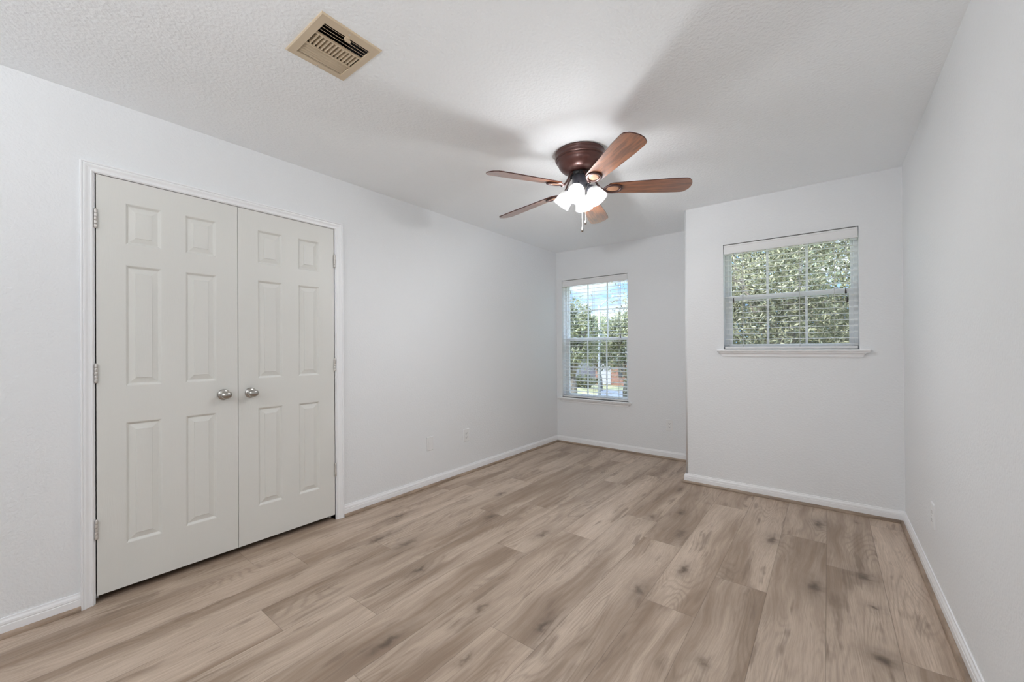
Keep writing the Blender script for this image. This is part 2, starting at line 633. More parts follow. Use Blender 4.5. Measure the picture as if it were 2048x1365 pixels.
cl = MB()      # the ceiling, cut open where the air register sits
VX0, VX1, VY0, VY1 = -1.684, -1.448, 0.778, 0.984
cl.box(XL - 0.9, XR + T, -1.75, VY0, H, H + 0.15)
cl.box(XL - 0.9, XR + T, VY1, YF + T, H, H + 0.15)
cl.box(XL - 0.9, VX0, VY0, VY1, H, H + 0.15)
cl.box(VX1, XR + T, VY0, VY1, H, H + 0.15)
struct(cl.build('ceiling', M_CEIL), 'white textured ceiling')

# closet opening in the left wall
DY0, DYM0, DYM1, DY1, DZ0, DZ1 = 0.3180, 0.9240, 0.9266, 1.5366, 0.036, 2.0687
OY0, OY1, OZ = DY0 - 0.0048, DY1 + 0.004, DZ1 + 0.004
w = MB()
w.box(XL - T, XL, YB - T, OY0, 0, H)
w.box(XL - T, XL, OY1, YF + T, 0, H)
w.box(XL - T, XL, OY0, OY1, OZ, H)
struct(w.build('wall_left', M_WALL), 'long pale grey wall on the left')
w = MB()
w.box(XR, XR + T, -1.75, YN + T, 0, H)
struct(w.build('wall_right', M_WALL), 'pale grey wall on the right')

# windows: x0, x1, z0, z1 of each opening
W1 = (-2.660, -1.797, 0.5788, 2.072)
W2 = (-0.690, 0.176, 1.190, 2.079)


def wall_with_hole(name, x0, x1, yi, hole, label):
    a, b_, c, d = hole
    m = MB()
    m.box(x0, a, yi, yi + T, 0, H)
    m.box(b_, x1, yi, yi + T, 0, H)
    m.box(a, b_, yi, yi + T, 0, c)
    m.box(a, b_, yi, yi + T, d, H)
    return struct(m.build(name, M_WALL), label)


wall_with_hole('wall_back_left', XL - T, XJ, YF, W1, 'recessed wall at the far end with the tall window')
wall_with_hole('wall_back_right', XJ + T, XR, YN, W2, 'wall with the wide window, standing forward')
w = MB()    # return of the jog with a soft rounded outside corner
r = 0.02
pts = [(XJ, YF)] + [(XJ + r - r * cos(a), YN + r - r * sin(a)) for a in [pi / 2 * k / 6 for k in range(7)]] + [(XJ + T, YN), (XJ + T, YF)]
lo = [w.bm.verts.new((x, y, 0)) for x, y in pts]
hi = [w.bm.verts.new((x, y, H)) for x, y in pts]
n = len(pts)
for i in range(n):
    j = (i + 1) % n
    f = w.bm.faces.new((lo[i], lo[j], hi[j], hi[i]))
    f.smooth = 1 <= i <= 6
w.bm.faces.new(lo[::-1]); w.bm.faces.new(hi)
struct(w.build('wall_return', M_WALL), 'short return wall between the two window walls')
# wall behind the camera with its open doorway, and the hall beyond
DX0, DX1 = -1.75, 0.33
w = MB()
w.box(DX1, XR, YB - 0.12, YB, 0, H)
struct(w.build('wall_front', M_WALL), 'short wall piece beside the opening to the hall')
w = MB()
w.box(XL - T, XR, -1.75, -1.60, 0, H)
w.box(XL - T, XL, -1.60, YB - T, 0, H)
struct(w.build('wall_hall', M_WALL), 'hall wall behind the doorway')
# dark closet behind the double doors
w = MB()
w.box(XL - 0.80, XL - 0.75, OY0 - 0.2, OY1 + 0.2, 0, H)
w.box(XL - 0.75, XL - T, OY0 - 0.2, OY0 - 0.15, 0, H)
w.box(XL - 0.75, XL - T, OY1 + 0.15, OY1 + 0.2, 0, H)
struct(w.build('wall_closet', M_DARK), 'dark closet behind the double doors')

# ------------------------------------------------------------------ baseboards and shoe moulding
BT = 0.081
BASE = [(0, 0.0), (0.012, 0.0), (0.012, 0.050), (0.0105, 0.052), (0.0105, 0.055), (0.012, 0.057), (0.0105, 0.066), (0.0065, 0.074), (0.0055, BT), (0, BT)]
SHOE = [(0.0, 0.0), (0.0160, 0.0), (0.0160, 0.005), (0.0140, 0.012), (0.010, 0.018), (0.003, 0.0205), (0.0, 0.0205)]


def baseboard(name, p0, p1, side, m0=0.0, m1=0.0, label=None, s0=0.0, s1=0.0):
    """p0->p1 along the wall foot; m: 1 inside corner, -1 outside corner, 0 square end"""
    a = MB().extrude(BASE, p0, p1, side, m0=m0, m1=m1)
    o = struct(a.build(name, M_TRIM), label)
    d = (Vector(p1) - Vector(p0)).normalized()
    sv = Vector(side)
    q0 = Vector(p0) + sv * 0.012 + d * (m0 * 0.012 + s0)
    q1 = Vector(p1) + sv * 0.012 - d * (m1 * 0.012 + s1)
    s = MB().extrude(SHOE, q0, q1, side, m0=m0, m1=m1)
    so_ = s.build('shoe_moulding', M_SHOE)
    so_.parent = o
    so_['label'] = 'brown wood shoe moulding'
    return o


CW = 0.052
baseboard('baseboard_left_front', (XL, YB, 0), (XL, 0.262, 0), (1, 0, 0), m0=1, label='short white baseboard left of the closet doors')
baseboard('baseboard_left', (XL, DY1 + 0.062, 0), (XL, YF, 0), (1, 0, 0), m1=1, s0=0.004, label='long white baseboard of the left wall')
baseboard('baseboard_back_left', (XL, YF, 0), (XJ, YF, 0), (0, -1, 0), m0=1, m1=1, label='white baseboard under the tall window')
baseboard('baseboard_return', (XJ, YF, 0), (XJ, YN, 0), (-1, 0, 0), m0=1, m1=-1, label='white baseboard of the return wall')
baseboard('baseboard_back_right', (XJ, YN, 0), (XR, YN, 0), (0, -1, 0), m0=-1, m1=1, label='white baseboard under the wide window')
baseboard('baseboard_right', (XR, YN, 0), (XR, YB, 0), (-1, 0, 0), m0=1, m1=1, label='white baseboard of the right wall')

# ------------------------------------------------------------------ closet doors
def door_leaf(name, y0, y1, cols, rows, label):
    m = MB()
    xf, xb = XL, XL - 0.035
    ys = sorted([y0, y1] + [c for p in cols for c in p])
    zs = sorted([DZ0, DZ1] + [c for p in rows for c in p])
    e = 0.0015
    for i in range(len(ys) - 1):
        for j in range(len(zs) - 1):
            a, b_, c, d = ys[i], ys[i + 1], zs[j], zs[j + 1]
            if (a, b_) in cols and (c, d) in rows:
                lev = [(0.0, 0.0), (0.0035, -0.0012), (0.0115, -0.0095), (0.0140, -0.0105), (0.0385, -0.0038), (0.0400, -0.0012)]
                for (i0, d0), (i1, d1) in zip(lev, lev[1:]):
                    A = [(xf + d0, a + i0, c + i0), (xf + d0, b_ - i0, c + i0), (xf + d0, b_ - i0, d - i0), (xf + d0, a + i0, d - i0)]
                    B = [(xf + d1, a + i1, c + i1), (xf + d1, b_ - i1, c + i1), (xf + d1, b_ - i1, d - i1), (xf + d1, a + i1, d - i1)]
                    for k in range(4):
                        l = (k + 1) % 4
                        m.poly((A[k], A[l], B[l], B[k]))
                m.poly(B)
            else:
                m.poly(((xf, a, c), (xf, b_, c), (xf, b_, d), (xf, a, d)))
    m.poly(((xb, y0, DZ0), (xb, y0, DZ1), (xb, y1, DZ1), (xb, y1, DZ0)))
    m.poly(((xf, y0, DZ0), (xf, y0, DZ1), (xb, y0, DZ1), (xb, y0, DZ0)))
    m.poly(((xf, y1, DZ0), (xb, y1, DZ0), (xb, y1, DZ1), (xf, y1, DZ1)))
    m.poly(((xf, y0, DZ1), (xf, y1, DZ1), (xb, y1, DZ1), (xb, y0, DZ1)))
    m.poly(((xf, y0, DZ0), (xb, y0, DZ0), (xb, y1, DZ0), (xf, y1, DZ0)))
    bmesh.ops.remove_doubles(m.bm, verts=m.bm.verts, dist=1e-5)
    return struct(m.build(name, M_DOOR), label)


ROWS = [(0.2485, 0.8545), (1.037, 1.645), (1.748, 1.956)]
COLS = [(0.4235, 0.567), (0.669, 0.816)]
mir = DYM0 + DYM1
COLS2 = [(mir - b_, mir - a) for a, b_ in reversed(COLS)]
door1 = door_leaf('door_1', DY0, DYM0, COLS, ROWS, 'left leaf of the six-panel closet doors')
door2 = door_leaf('door_2', DYM1, DY1, COLS2, ROWS, 'right leaf of the six-panel closet doors')


def knob(door, y, z):
    R = Matrix.Translation((XL, y, z)) @ Matrix.Rotation(pi / 2, 4, 'Y')
    m = MB()
    m.lathe([(0.0001, 0.0), (0.0315, 0.0), (0.0315, 0.003), (0.029, 0.0065), (0.022, 0.0095), (0.014, 0.0115), (0.0125, 0.013)], R, 40)
    a = m.build('knob_rosette', M_NICKEL)
    S = R @ Matrix.Diagonal((0.88, 1.12, 1, 1))
    m = MB()
    prof = [(0.011, 0.010), (0.0105, 0.024), (0.014, 0.029)]
    for k in range(0, 11):
        t = -0.75 + (pi / 2 + 0.75) * k / 10
        prof.append((max(0.0262 * cos(t), 0.0001), 0.046 + 0.0185 * sin(t)))
    m.lathe(prof, S, 40)
    b_ = m.build('door_knob', M_NICKEL, None)
    b_.parent = door
    a.parent = b_
    b_['label'] = 'egg-shaped satin nickel knob'
    # small pin hole of the rosette
    m = MB()
    m.lathe([(0.0001, 0.0092), (0.0024, 0.0092), (0.0024, 0.0070)], R @ Matrix.Translation((0, -0.021, 0)), 12)
    h = m.build('release_hole', M_SLOT)
    h.parent = b_


knob(door1, 0.8500, 0.9545)
knob(door2, 0.9925, 0.9525)


def hinge(door, y, zc, s):
    """s=+1: the leaf lies on the +y side of the pin"""
    m = MB()
    zb = zc - 0.0445
    for k in range(5):
        z0 = zb + k * 0.0178
        m.lathe([(0.0001, z0 + 0.0005), (0.0062, z0 + 0.0005), (0.0066, z0 + 0.0015), (0.0066, z0 + 0.0163), (0.0062, z0 + 0.0173), (0.0001, z0 + 0.0173)],
                Matrix.Translation((XL + 0.0055, y, 0)), 14)
    m.lathe([(0.0001, zb - 0.003), (0.004, zb - 0.0025), (0.005, zb)], Matrix.Translation((XL + 0.0055, y, 0)), 12)
    m.lathe([(0.005, zb + 0.089), (0.004, zb + 0.0925), (0.0001, zb + 0.093)], Matrix.Translation((XL + 0.0055, y, 0)), 12)
    m.box(XL - 0.030, XL + 0.0012, y - 0.0012, y + 0.0012, zb, zb + 0.089)
    o = m.build('hinge', M_HINGE)
    o.parent = door


for z in (1.8525, 1.1055, 0.356):
    hinge(door1, DY0 - 0.0024, z, 1)
for z in (1.842, 1.103, 0.357):
    hinge(door2, DY1 + 0.002, z, -1)

# casing around the closet opening (mitred, moulded) and the jamb
CAS = [(t_, d_ * 0.90) for t_, d_ in [(0.000, 0.0), (0.0190, 0.0), (0.0205, 0.003), (0.0190, 0.008), (0.0150, 0.010), (0.0175, 0.014), (0.0165, 0.020), (0.0115, 0.030), (0.0095, 0.040), (0.0120, 0.043), (0.0115, 0.047), (0.0075, 0.050), (0.006, 0.052), (0.000, 0.052)]]
# (thickness from the wall, distance inward from the outer edge) - outer edge is the thick side


def casing(yo0, yo1, zo):
    m = MB()
    wd = 0.052

    def ring(a, b_):
        return [(XL + t, a(t, d), b_(t, d)) for t, d in CAS]
    # four stations: bottom-left, top-left, top-right, bottom-right
    st = [[(XL + t, yo0 + d, 0.0) for t, d in CAS],
          [(XL + t, yo0 + d, zo - d) for t, d in CAS],
          [(XL + t, yo1 - d * 1.15, zo - d) for t, d in CAS],
          [(XL + t, yo1 - d * 1.15, 0.0) for t, d in CAS]]
    for A, B in zip(st, st[1:]):
        for i in range(len(CAS)):
            j = (i + 1) % len(CAS)
            m.poly((A[i], A[j], B[j], B[i]))
    m.poly(st[0]); m.poly(st[-1])
    bmesh.ops.remove_doubles(m.bm, verts=m.bm.verts, dist=1e-6)
    return struct(m.build('trim_1', M_TRIM), 'moulded white casing around the closet doors')


tr = casing(0.2619, DY1 + 0.0615, 2.1175)
m = MB()
m.box(XL - T, XL + 0.0015, OY0 - 0.006, OY0, 0, OZ)             # jamb edges beside the leaves
m.box(XL - T, XL + 0.0015, OY1, OY1 + 0.006, 0, OZ)
m.box(XL - T, XL + 0.0015, OY0 - 0.006, OY1 + 0.006, OZ, OZ + 0.006)
m.box(XL - T, XL - 0.060, OY0 - 0.001, OY0 + 0.018, 0, OZ)      # stops behind the leaves
m.box(XL - T, XL - 0.060, OY1 - 0.018, OY1 + 0.001, 0, OZ)
m.box(XL - T, XL - 0.037, OY0, OY1, OZ - 0.018, OZ + 0.001)
jb = m.build('door_stop', M_TRIM)
jb.parent = tr

# ================================================================== WINDOWS
def window(name, op, yi, hm, label, ext=(0.06, 0.044)):
    x0, x1, z0, z1 = op
    root = bpy.data.objects.new(name, None)
    COL.objects.link(root)
    struct(root, label)
    yf0, yf1 = yi + 0.088, yi + 0.150           # vinyl unit
    fwid = 0.026
    # frame
    m = MB()
    m.box(x0, x0 + fwid, yf0, yf1, z0, z1)
    m.box(x1 - fwid, x1, yf0, yf1, z0, z1)
    m.box(x0 + fwid, x1 - fwid, yf0, yf1, z1 - fwid, z1)
    m.box(x0 + fwid, x1 - fwid, yf0, yf1, z0, z0 + 0.020)
    m.build('window_frame', M_VINYL, None, bevel=0.002).parent = root
    zm = (z0 + z1) / 2 - 0.008
    a, b_ = x0 + fwid, x1 - fwid
    st = 0.026
    # upper sash (outer track) and lower sash (inner track)
    for nm, s0, s1, ya, yb in (('upper_sash', zm - 0.018, z1 - fwid, yf0 + 0.034, yf0 + 0.056), ('lower_sash', z0 + 0.020, zm + 0.020, yf0 + 0.006, yf0 + 0.030)):
        m = MB()
        bot = 0.036 if nm == 'upper_sash' else 0.024
        top = 0.022 if nm == 'upper_sash' else 0.038
        sw = st if nm == 'lower_sash' else 0.016
        m.box(a, a + sw, ya, yb, s0, s1)
        m.box(b_ - sw, b_, ya, yb, s0, s1)
        m.box(a + sw, b_ - sw, ya, yb, s0, s0 + bot)
        m.box(a + sw, b_ - sw, ya, yb, s1 - top, s1)
        s = m.build(nm, M_VINYL, None, bevel=0.0015)
        s.parent = root
        g0, g1, g2, g3 = a + sw, b_ - sw, s0 + bot, s1 - top
        ym = (ya + yb) / 2
        m = MB()
        m.box(g0, g1, ym - 0.003, ym + 0.003, g2, g3)
        m.build('pane', M_GLASS).parent = s
        m = MB()
        for k in (1, 2):
            xx = g0 + (g1 - g0) * k / 3
            m.box(xx - 0.008, xx + 0.008, ym - 0.0045, ym + 0.0045, g2, g3)
        if hm:
            zz = (g2 + g3) / 2
            m.box(g0, g1, ym - 0.004, ym + 0.004, zz - 0.008, zz + 0.008)
        m.build('muntin_bars', M_VINYL).parent = s
        if nm == 'lower_sash':
            for xx in (a + 0.10, b_ - 0.10):
                m = MB()
                m.box(xx - 0.018, xx + 0.018, ya - 0.004, ya + 0.014, s1, s1 + 0.007)
                m.box(xx - 0.008, xx + 0.008, ya - 0.009, ya + 0.004, s1 + 0.002, s1 + 0.009)
                l = m.build('sash_latch', M_VINYL)
                l.parent = s
    m = MB()
    m.box(a, b_, yf1 - 0.006, yf1 - 0.005, z0 + 0.02, zm)
    m.build('insect_screen', M_SCREEN).parent = root
    # stool (inner sill) and apron below it
    e0, e1 = ext
    m = MB()
    nose = [(0.0, 0.0), (0.036, 0.0), (0.040, -0.004), (0.041, -0.010), (0.038, -0.016), (0.034, -0.019), (0.0, -0.019)]
    m.extrude(nose, (x0 - e0 + 0.004, yi, z0), (x1 + e1 + 0.004, yi, z0), (0, -1, 0))
    m.box(x0, x1, yi, yf0, z0 - 0.019, z0)
    m.build('window_sill', M_TRIM).parent = root
    m = MB()
    ap = [(0.0, -0.0), (0.030, -0.0), (0.030, -0.006), (0.024, -0.012), (0.017, -0.017), (0.013, -0.025), (0.012, -0.034), (0.008, -0.037), (0.0075, -0.041), (0.0, -0.041)]
    m.extrude(ap, (x0 - e0 + 0.045, yi, z0 - 0.019), (x1 + e1 - 0.040, yi, z0 - 0.019), (0, -1, 0), m0=-0.9, m1=-0.9)
    m.build('apron', M_TRIM).parent = root
    return root


window('window_1', W1, YF, True, 'tall window at the far end', (0.055, 0.038))
window('window_2', W2, YN, False, 'wide window above the middle of the wall', (0.050, 0.052))


def blind(op, yi, label, ladders, cords, group, full=True):
    x0, x1, z0, z1 = op
    root = thing('window_blind', label, 'blind', ((x0 + x1) / 2, yi + 0.04, z0), group)
    base = Vector(root.location)

    def put(mb, name, mat, par=root, **k):
        o = mb.build(name, mat, None, **k)
        o.parent = par
        if par is root:
            o.matrix_parent_inverse = Matrix.Translation(-base)
        return o
    vh = 0.076
    m = MB()
    vx0, vx1 = x0 + 0.004, x1 - 0.004
    vp = [(0, 0), (0.004, 0.002), (0.0055, 0.010), (0.003, 0.014), (0.003, vh - 0.016), (0.0055, vh - 0.012), (0.006, vh - 0.004), (0.003, vh), (-0.006, vh), (-0.006, 0)]
    m.extrude(vp, (vx0, yi + 0.008, z1 - 0.006 - vh), (vx1, yi + 0.008, z1 - 0.006 - vh), (0, -1, 0))
    put(m, 'valance', M_BLIND)
    m = MB()
    m.box(x0 + 0.006, x1 - 0.006, yi + 0.018, yi + 0.070, z1 - 0.055, z1 - 0.004)
    put(m, 'headrail', M_BLIND)
    # slats, gently crowned
    m = MB()
    ztop, zbot = z1 - 0.085, z0 + 0.038
    nsl = int(round((ztop - zbot) / 0.0447))
    for k in range(nsl + 1):
        zc = zbot + (ztop - zbot) * k / nsl
        tilt = 0.05
        rows = []
        for side in (0, 1):
            row = []
            xx = (x0 + 0.007, x1 - 0.007)[side]
            prof = []
            for q in range(7):
                v = -1 + 2 * q / 6
                prof.append((v * 0.0245, 0.0025 * (1 - v * v) + 0.0008 + v * 0.0245 * tilt))
            for q in range(6, -1, -1):
                v = -1 + 2 * q / 6
                prof.append((v * 0.0245, 0.0025 * (1 - v * v) - 0.0008 + v * 0.0245 * tilt))
            rows.append([(xx, yi + 0.042 + p[0], zc + p[1]) for p in prof])
        m.grid(rows, close_v=True, cap0=True, cap1=True, smooth=False)
    s = put(m, 'slats', M_BLIND)
    m = MB()
    m.box(x0 + 0.007, x1 - 0.007, yi + 0.016, yi + 0.068, z0 + 0.004, z0 + 0.024)
    br = put(m, 'bottom_rail', M_BLIND, bevel=0.003)
    for lx in ladders:
        m = MB()
        for yy in (yi + 0.0165, yi + 0.0680):
            m.box(lx - 0.0010, lx + 0.0010, yy - 0.0006, yy + 0.0006, z0 + 0.02, z1 - 0.06)
        m.box(lx - 0.0008, lx + 0.0008, yi + 0.0408, yi + 0.0424, z0 + 0.02, z1 - 0.06)
        put(m, 'ladder_cord', M_CORD)
    for cx, drops in cords:
        m = MB()
        for q, dz in enumerate(drops):
            xx = cx + (q - 0.5 * (len(drops) - 1)) * 0.008
            m.box(xx - 0.0009, xx + 0.0009, yi + 0.0118, yi + 0.0134, dz, z1 - 0.07)
        c = put(m, 'pull_cord', M_CORD)
        for q, dz in enumerate(drops):
            xx = cx + (q - 0.5 * (len(drops) - 1)) * 0.008
            t = MB()
            t.lathe([(0.0015, dz + 0.004), (0.003, dz), (0.0042, dz - 0.010), (0.0060, dz - 0.030), (0.0058, dz - 0.036), (0.0001, dz - 0.037)],
                    Matrix.Translation((xx, yi + 0.0120, 0)), 12)
            tt = t.build('tassel', M_TASSEL)
            tt.parent = c
    return root


G_B = 'open white blinds in the windows'
blind(W1, YF, 'open white horizontal blind in the tall narrow window at the far end', (W1[0] + 0.12, -2.24, W1[1] - 0.12), [(-1.885, (1.36, 1.29))], G_B)
blind(W2, YN, 'open white horizontal blind in the wide window in front of dense foliage', (-0.552, -0.17, 0.040), [(-0.612, (1.62, 1.545)), (0.108, (1.635, 1.57))], G_B)

# ================================================================== WALL PLATES
def plate(p, n, u, wd, ht, kind, label, cat, group=None):
    """p: centre on the wall, n: outward normal, u: horizontal direction along the wall"""
    n, u = Vector(n), Vector(u)
    z = Vector((0, 0, 1))
    R = Matrix((u, z, n)).transposed().to_4x4()
    R.translation = Vector(p)
    name = 'electrical_outlet' if kind == 'outlet' else 'blank_wall_plate'
    root = thing(name, label, cat, p, group)
    inv = Matrix.Translation(-Vector(p))

    def put(m, nm, mt, par=root):
        o = m.build(nm, mt)
        o.parent = par
        if par is root:
            o.matrix_parent_inverse = inv
        return o
    m = MB()
    a, b_ = wd / 2, ht / 2
    lev = [(0, 0.0), (0, 0.004), (0.003, 0.006)]
    rows = [[R @ Vector((sx_ * (a - i), sy_ * (b_ - i), h)) for sx_, sy_ in ((-1, -1), (1, -1), (1, 1), (-1, 1))] for i, h in lev]
    m.grid(rows, close_v=True, smooth=False, cap0=True, cap1=True)
    pl = put(m, 'cover_plate', M_PLATE)
    if kind == 'outlet':
        for s in (-1, 1):
            m = MB()
            C = R @ Matrix.Translation((0, s * 0.0195, 0))
            prof = []
            outl = []
            for k in range(28):
                t = 2 * pi * k / 28
                outl.append((max(-0.0165, min(0.0165, 0.0185 * cos(t))), 0.0145 * sin(t)))
            rows = [[C @ Vector((x, y, 0.0055)) for x, y in outl], [C @ Vector((x, y, 0.0078)) for x, y in outl]]
            m.grid(rows, close_v=True, cap1=True, smooth=False)
            rc = put(m, 'receptacle', M_PLATE)
            m = MB()
            m.box(-0.0075, -0.0055, -0.0035, 0.0065, 0.0076, 0.0081, mat=C)
            m.box(0.0055, 0.0075, -0.0025, 0.0060, 0.0076, 0.0081, mat=C)
            m.lathe([(0.0001, 0.0081), (0.0028, 0.0081), (0.0028, 0.0076)], C @ Matrix.Translation((0, -0.0078, 0)), 12)
            put(m, 'plug_slots', M_SLOT, rc)
        m = MB()
        m.lathe([(0.0036, 0.0055), (0.0036, 0.0072), (0.0001, 0.0076)], R, 12)
        put(m, 'screw', M_PLATE)
    else:
        m = MB()
        m.box(-0.017, 0.017, -0.034, 0.034, 0.0055, 0.0075, mat=R)
        put(m, 'blank_insert', M_PLATE)
    return root


plate((XL, 2.4300, 0.3750), (1, 0, 0), (0, -1, 0), 0.074, 0.119, 'blank', 'blank white wall plate on the left wall, nearest the closet doors', 'wall plate')
G_O = 'white duplex outlets'
plate((XL, 2.8940, 0.3710), (1, 0, 0), (0, -1, 0), 0.076, 0.120, 'outlet', 'white duplex outlet low on the left wall beside the blank plate', 'outlet', G_O)
plate((-1.3400, YF, 0.3650), (0, -1, 0), (-1, 0, 0), 0.072, 0.121, 'outlet', 'white duplex outlet on the far wall right of the tall window', 'outlet', G_O)
plate((XR, 2.9420, 0.3690), (-1, 0, 0), (0, 1, 0), 0.074, 0.121, 'outlet', 'white duplex outlet seen edge-on low on the right wall', 'outlet', G_O)

# ================================================================== CEILING VENT
def vent():
    x0, x1, y0, y1 = -1.708, -1.414, 0.752, 1.008
    base = Vector(((x0 + x1) / 2, (y0 + y1) / 2, H))
    root = thing('ceiling_vent', 'square beige metal air register on the ceiling above the closet doors', 'vent', base)
    inv = Matrix.Translation(-base)

    def put(m, nm, mt, par=root, **k):
        o = m.build(nm, mt, None, **k)
        o.parent = par
        if par is root:
            o.matrix_parent_inverse = inv
        return o
    ix0, ix1, iy0, iy1 = -1.678, -1.4535, 0.784, 0.978
    zt, zb = H, H - 0.0065
    m = MB()
    O = [[(x0, y0), (x1, y0), (x1, y1), (x0, y1)], [(x0, y0), (x1, y0), (x1, y1), (x0, y1)],
         [(x0 + .004, y0 + .004), (x1 - .004, y0 + .004), (x1 - .004, y1 - .004), (x0 + .004, y1 - .004)],
         [(ix0, iy0), (ix1, iy0), (ix1, iy1), (ix0, iy1)], [(ix0, iy0), (ix1, iy0), (ix1, iy1), (ix0, iy1)]]
    Z = [zt, zt - 0.003, zb, zb, zt]
    m.grid([[(p[0], p[1], z) for p in o_] for o_, z in zip(O, Z)], close_v=True, smooth=False)
    put(m, 'vent_frame', M_BEIGE)
    m = MB()      # dark boot above the grille
    for b_ in ((VX0, VX1, VY0, VY1, H + 0.148, H + 0.152), (VX0 - 0.002, VX0 + 0.001, VY0, VY1, H - 0.004, H + 0.15), (VX1 - 0.001, VX1 + 0.002, VY0, VY1, H - 0.004, H + 0.15),
               (VX0, VX1, VY0 - 0.002, VY0 + 0.001, H - 0.004, H + 0.15), (VX0, VX1, VY1 - 0.001, VY1 + 0.002, H - 0.004, H + 0.15)):
        m.box(*b_)
    put(m, 'vent_throat', M_SLOT)
    wx = ix1 - ix0
    b1 = ix1 - 0.31 * wx
    b2 = ix1 - 0.665 * wx

    def louver(m, c, d, half, ang, y_or_x0, y_or_x1, along):
        # thin tilted strip
        t = 0.0006
        h = half
        if along == 'y':
            dx, dz = h * cos(ang), h * sin(ang)
            cz = zb + 0.0075
            P = [(c - dx, cz - dz), (c + dx, cz + dz)]
            A = [Vector((P[0][0], y_or_x0, P[0][1])), Vector((P[1][0], y_or_x0, P[1][1])), Vector((P[1][0], y_or_x1, P[1][1])), Vector((P[0][0], y_or_x1, P[0][1]))]
        else:
            dy, dz = h * cos(ang), h * sin(ang)
            cz = zb + 0.0075
            A = [Vector((y_or_x0, c - dy, cz - dz)), Vector((y_or_x1, c - dy, cz - dz)), Vector((y_or_x1, c + dy, cz + dz)), Vector((y_or_x0, c + dy, cz + dz))]
        nrm = (A[1] - A[0]).cross(A[3] - A[0]).normalized() * t
        rows = [[p - nrm for p in A], [p + nrm for p in A]]
        m.grid(rows, close_v=True, cap0=True, cap1=True, smooth=False)
    m = MB()
    for k in range(4):
        c = ix1 - (k + 0.95) * (ix1 - b1) / 4.2
        louver(m, c, 0, 0.0070, radians(140), iy0, iy1, 'y')
    put(m, 'louver_bank', M_BEIGE)
    m = MB()
    for k in range(12):
        c = iy0 + (k + 0.9) * (iy1 - iy0) / 12.6
        louver(m, c, 0, 0.0068, radians(116), b2 + 0.003, b1 - 0.003, 'x')
    put(m, 'louver_bank', M_BEIGE)
    m = MB()
    for k in range(5):
        c = ix0 + (k + 0.5) * (b2 - ix0) / 5.2
        louver(m, c, 0, 0.0043, radians(60), iy0, iy1, 'y')
    put(m, 'louver_bank', M_BEIGE)
    m = MB()
    for bx in (b1, b2):
        m.box(bx - 0.0022, bx + 0.0022, iy0, iy1, zb, zb + 0.007)
    put(m, 'divider_bars', M_BEIGE)
    m = MB()
    m.box(ix1 - 0.012, ix1 + 0.006, 0.868, 0.884, zb - 0.006, zb + 0.002)
    m.box(ix1 - 0.010, ix1 - 0.004, 0.872, 0.893, zb - 0.010, zb - 0.002)
    put(m, 'damper_lever', M_BEIGE, bevel=0.001)
    for px, py in ((ix1 + 0.020, 0.873), (ix0 - 0.019, 0.880)):
        m = MB()
        m.lathe([(0.0001, -0.002), (0.003, -0.0012), (0.004, 0.0)], Matrix.Translation((px, py, zb)), 12)
        put(m, 'screw', M_HINGE)


vent()

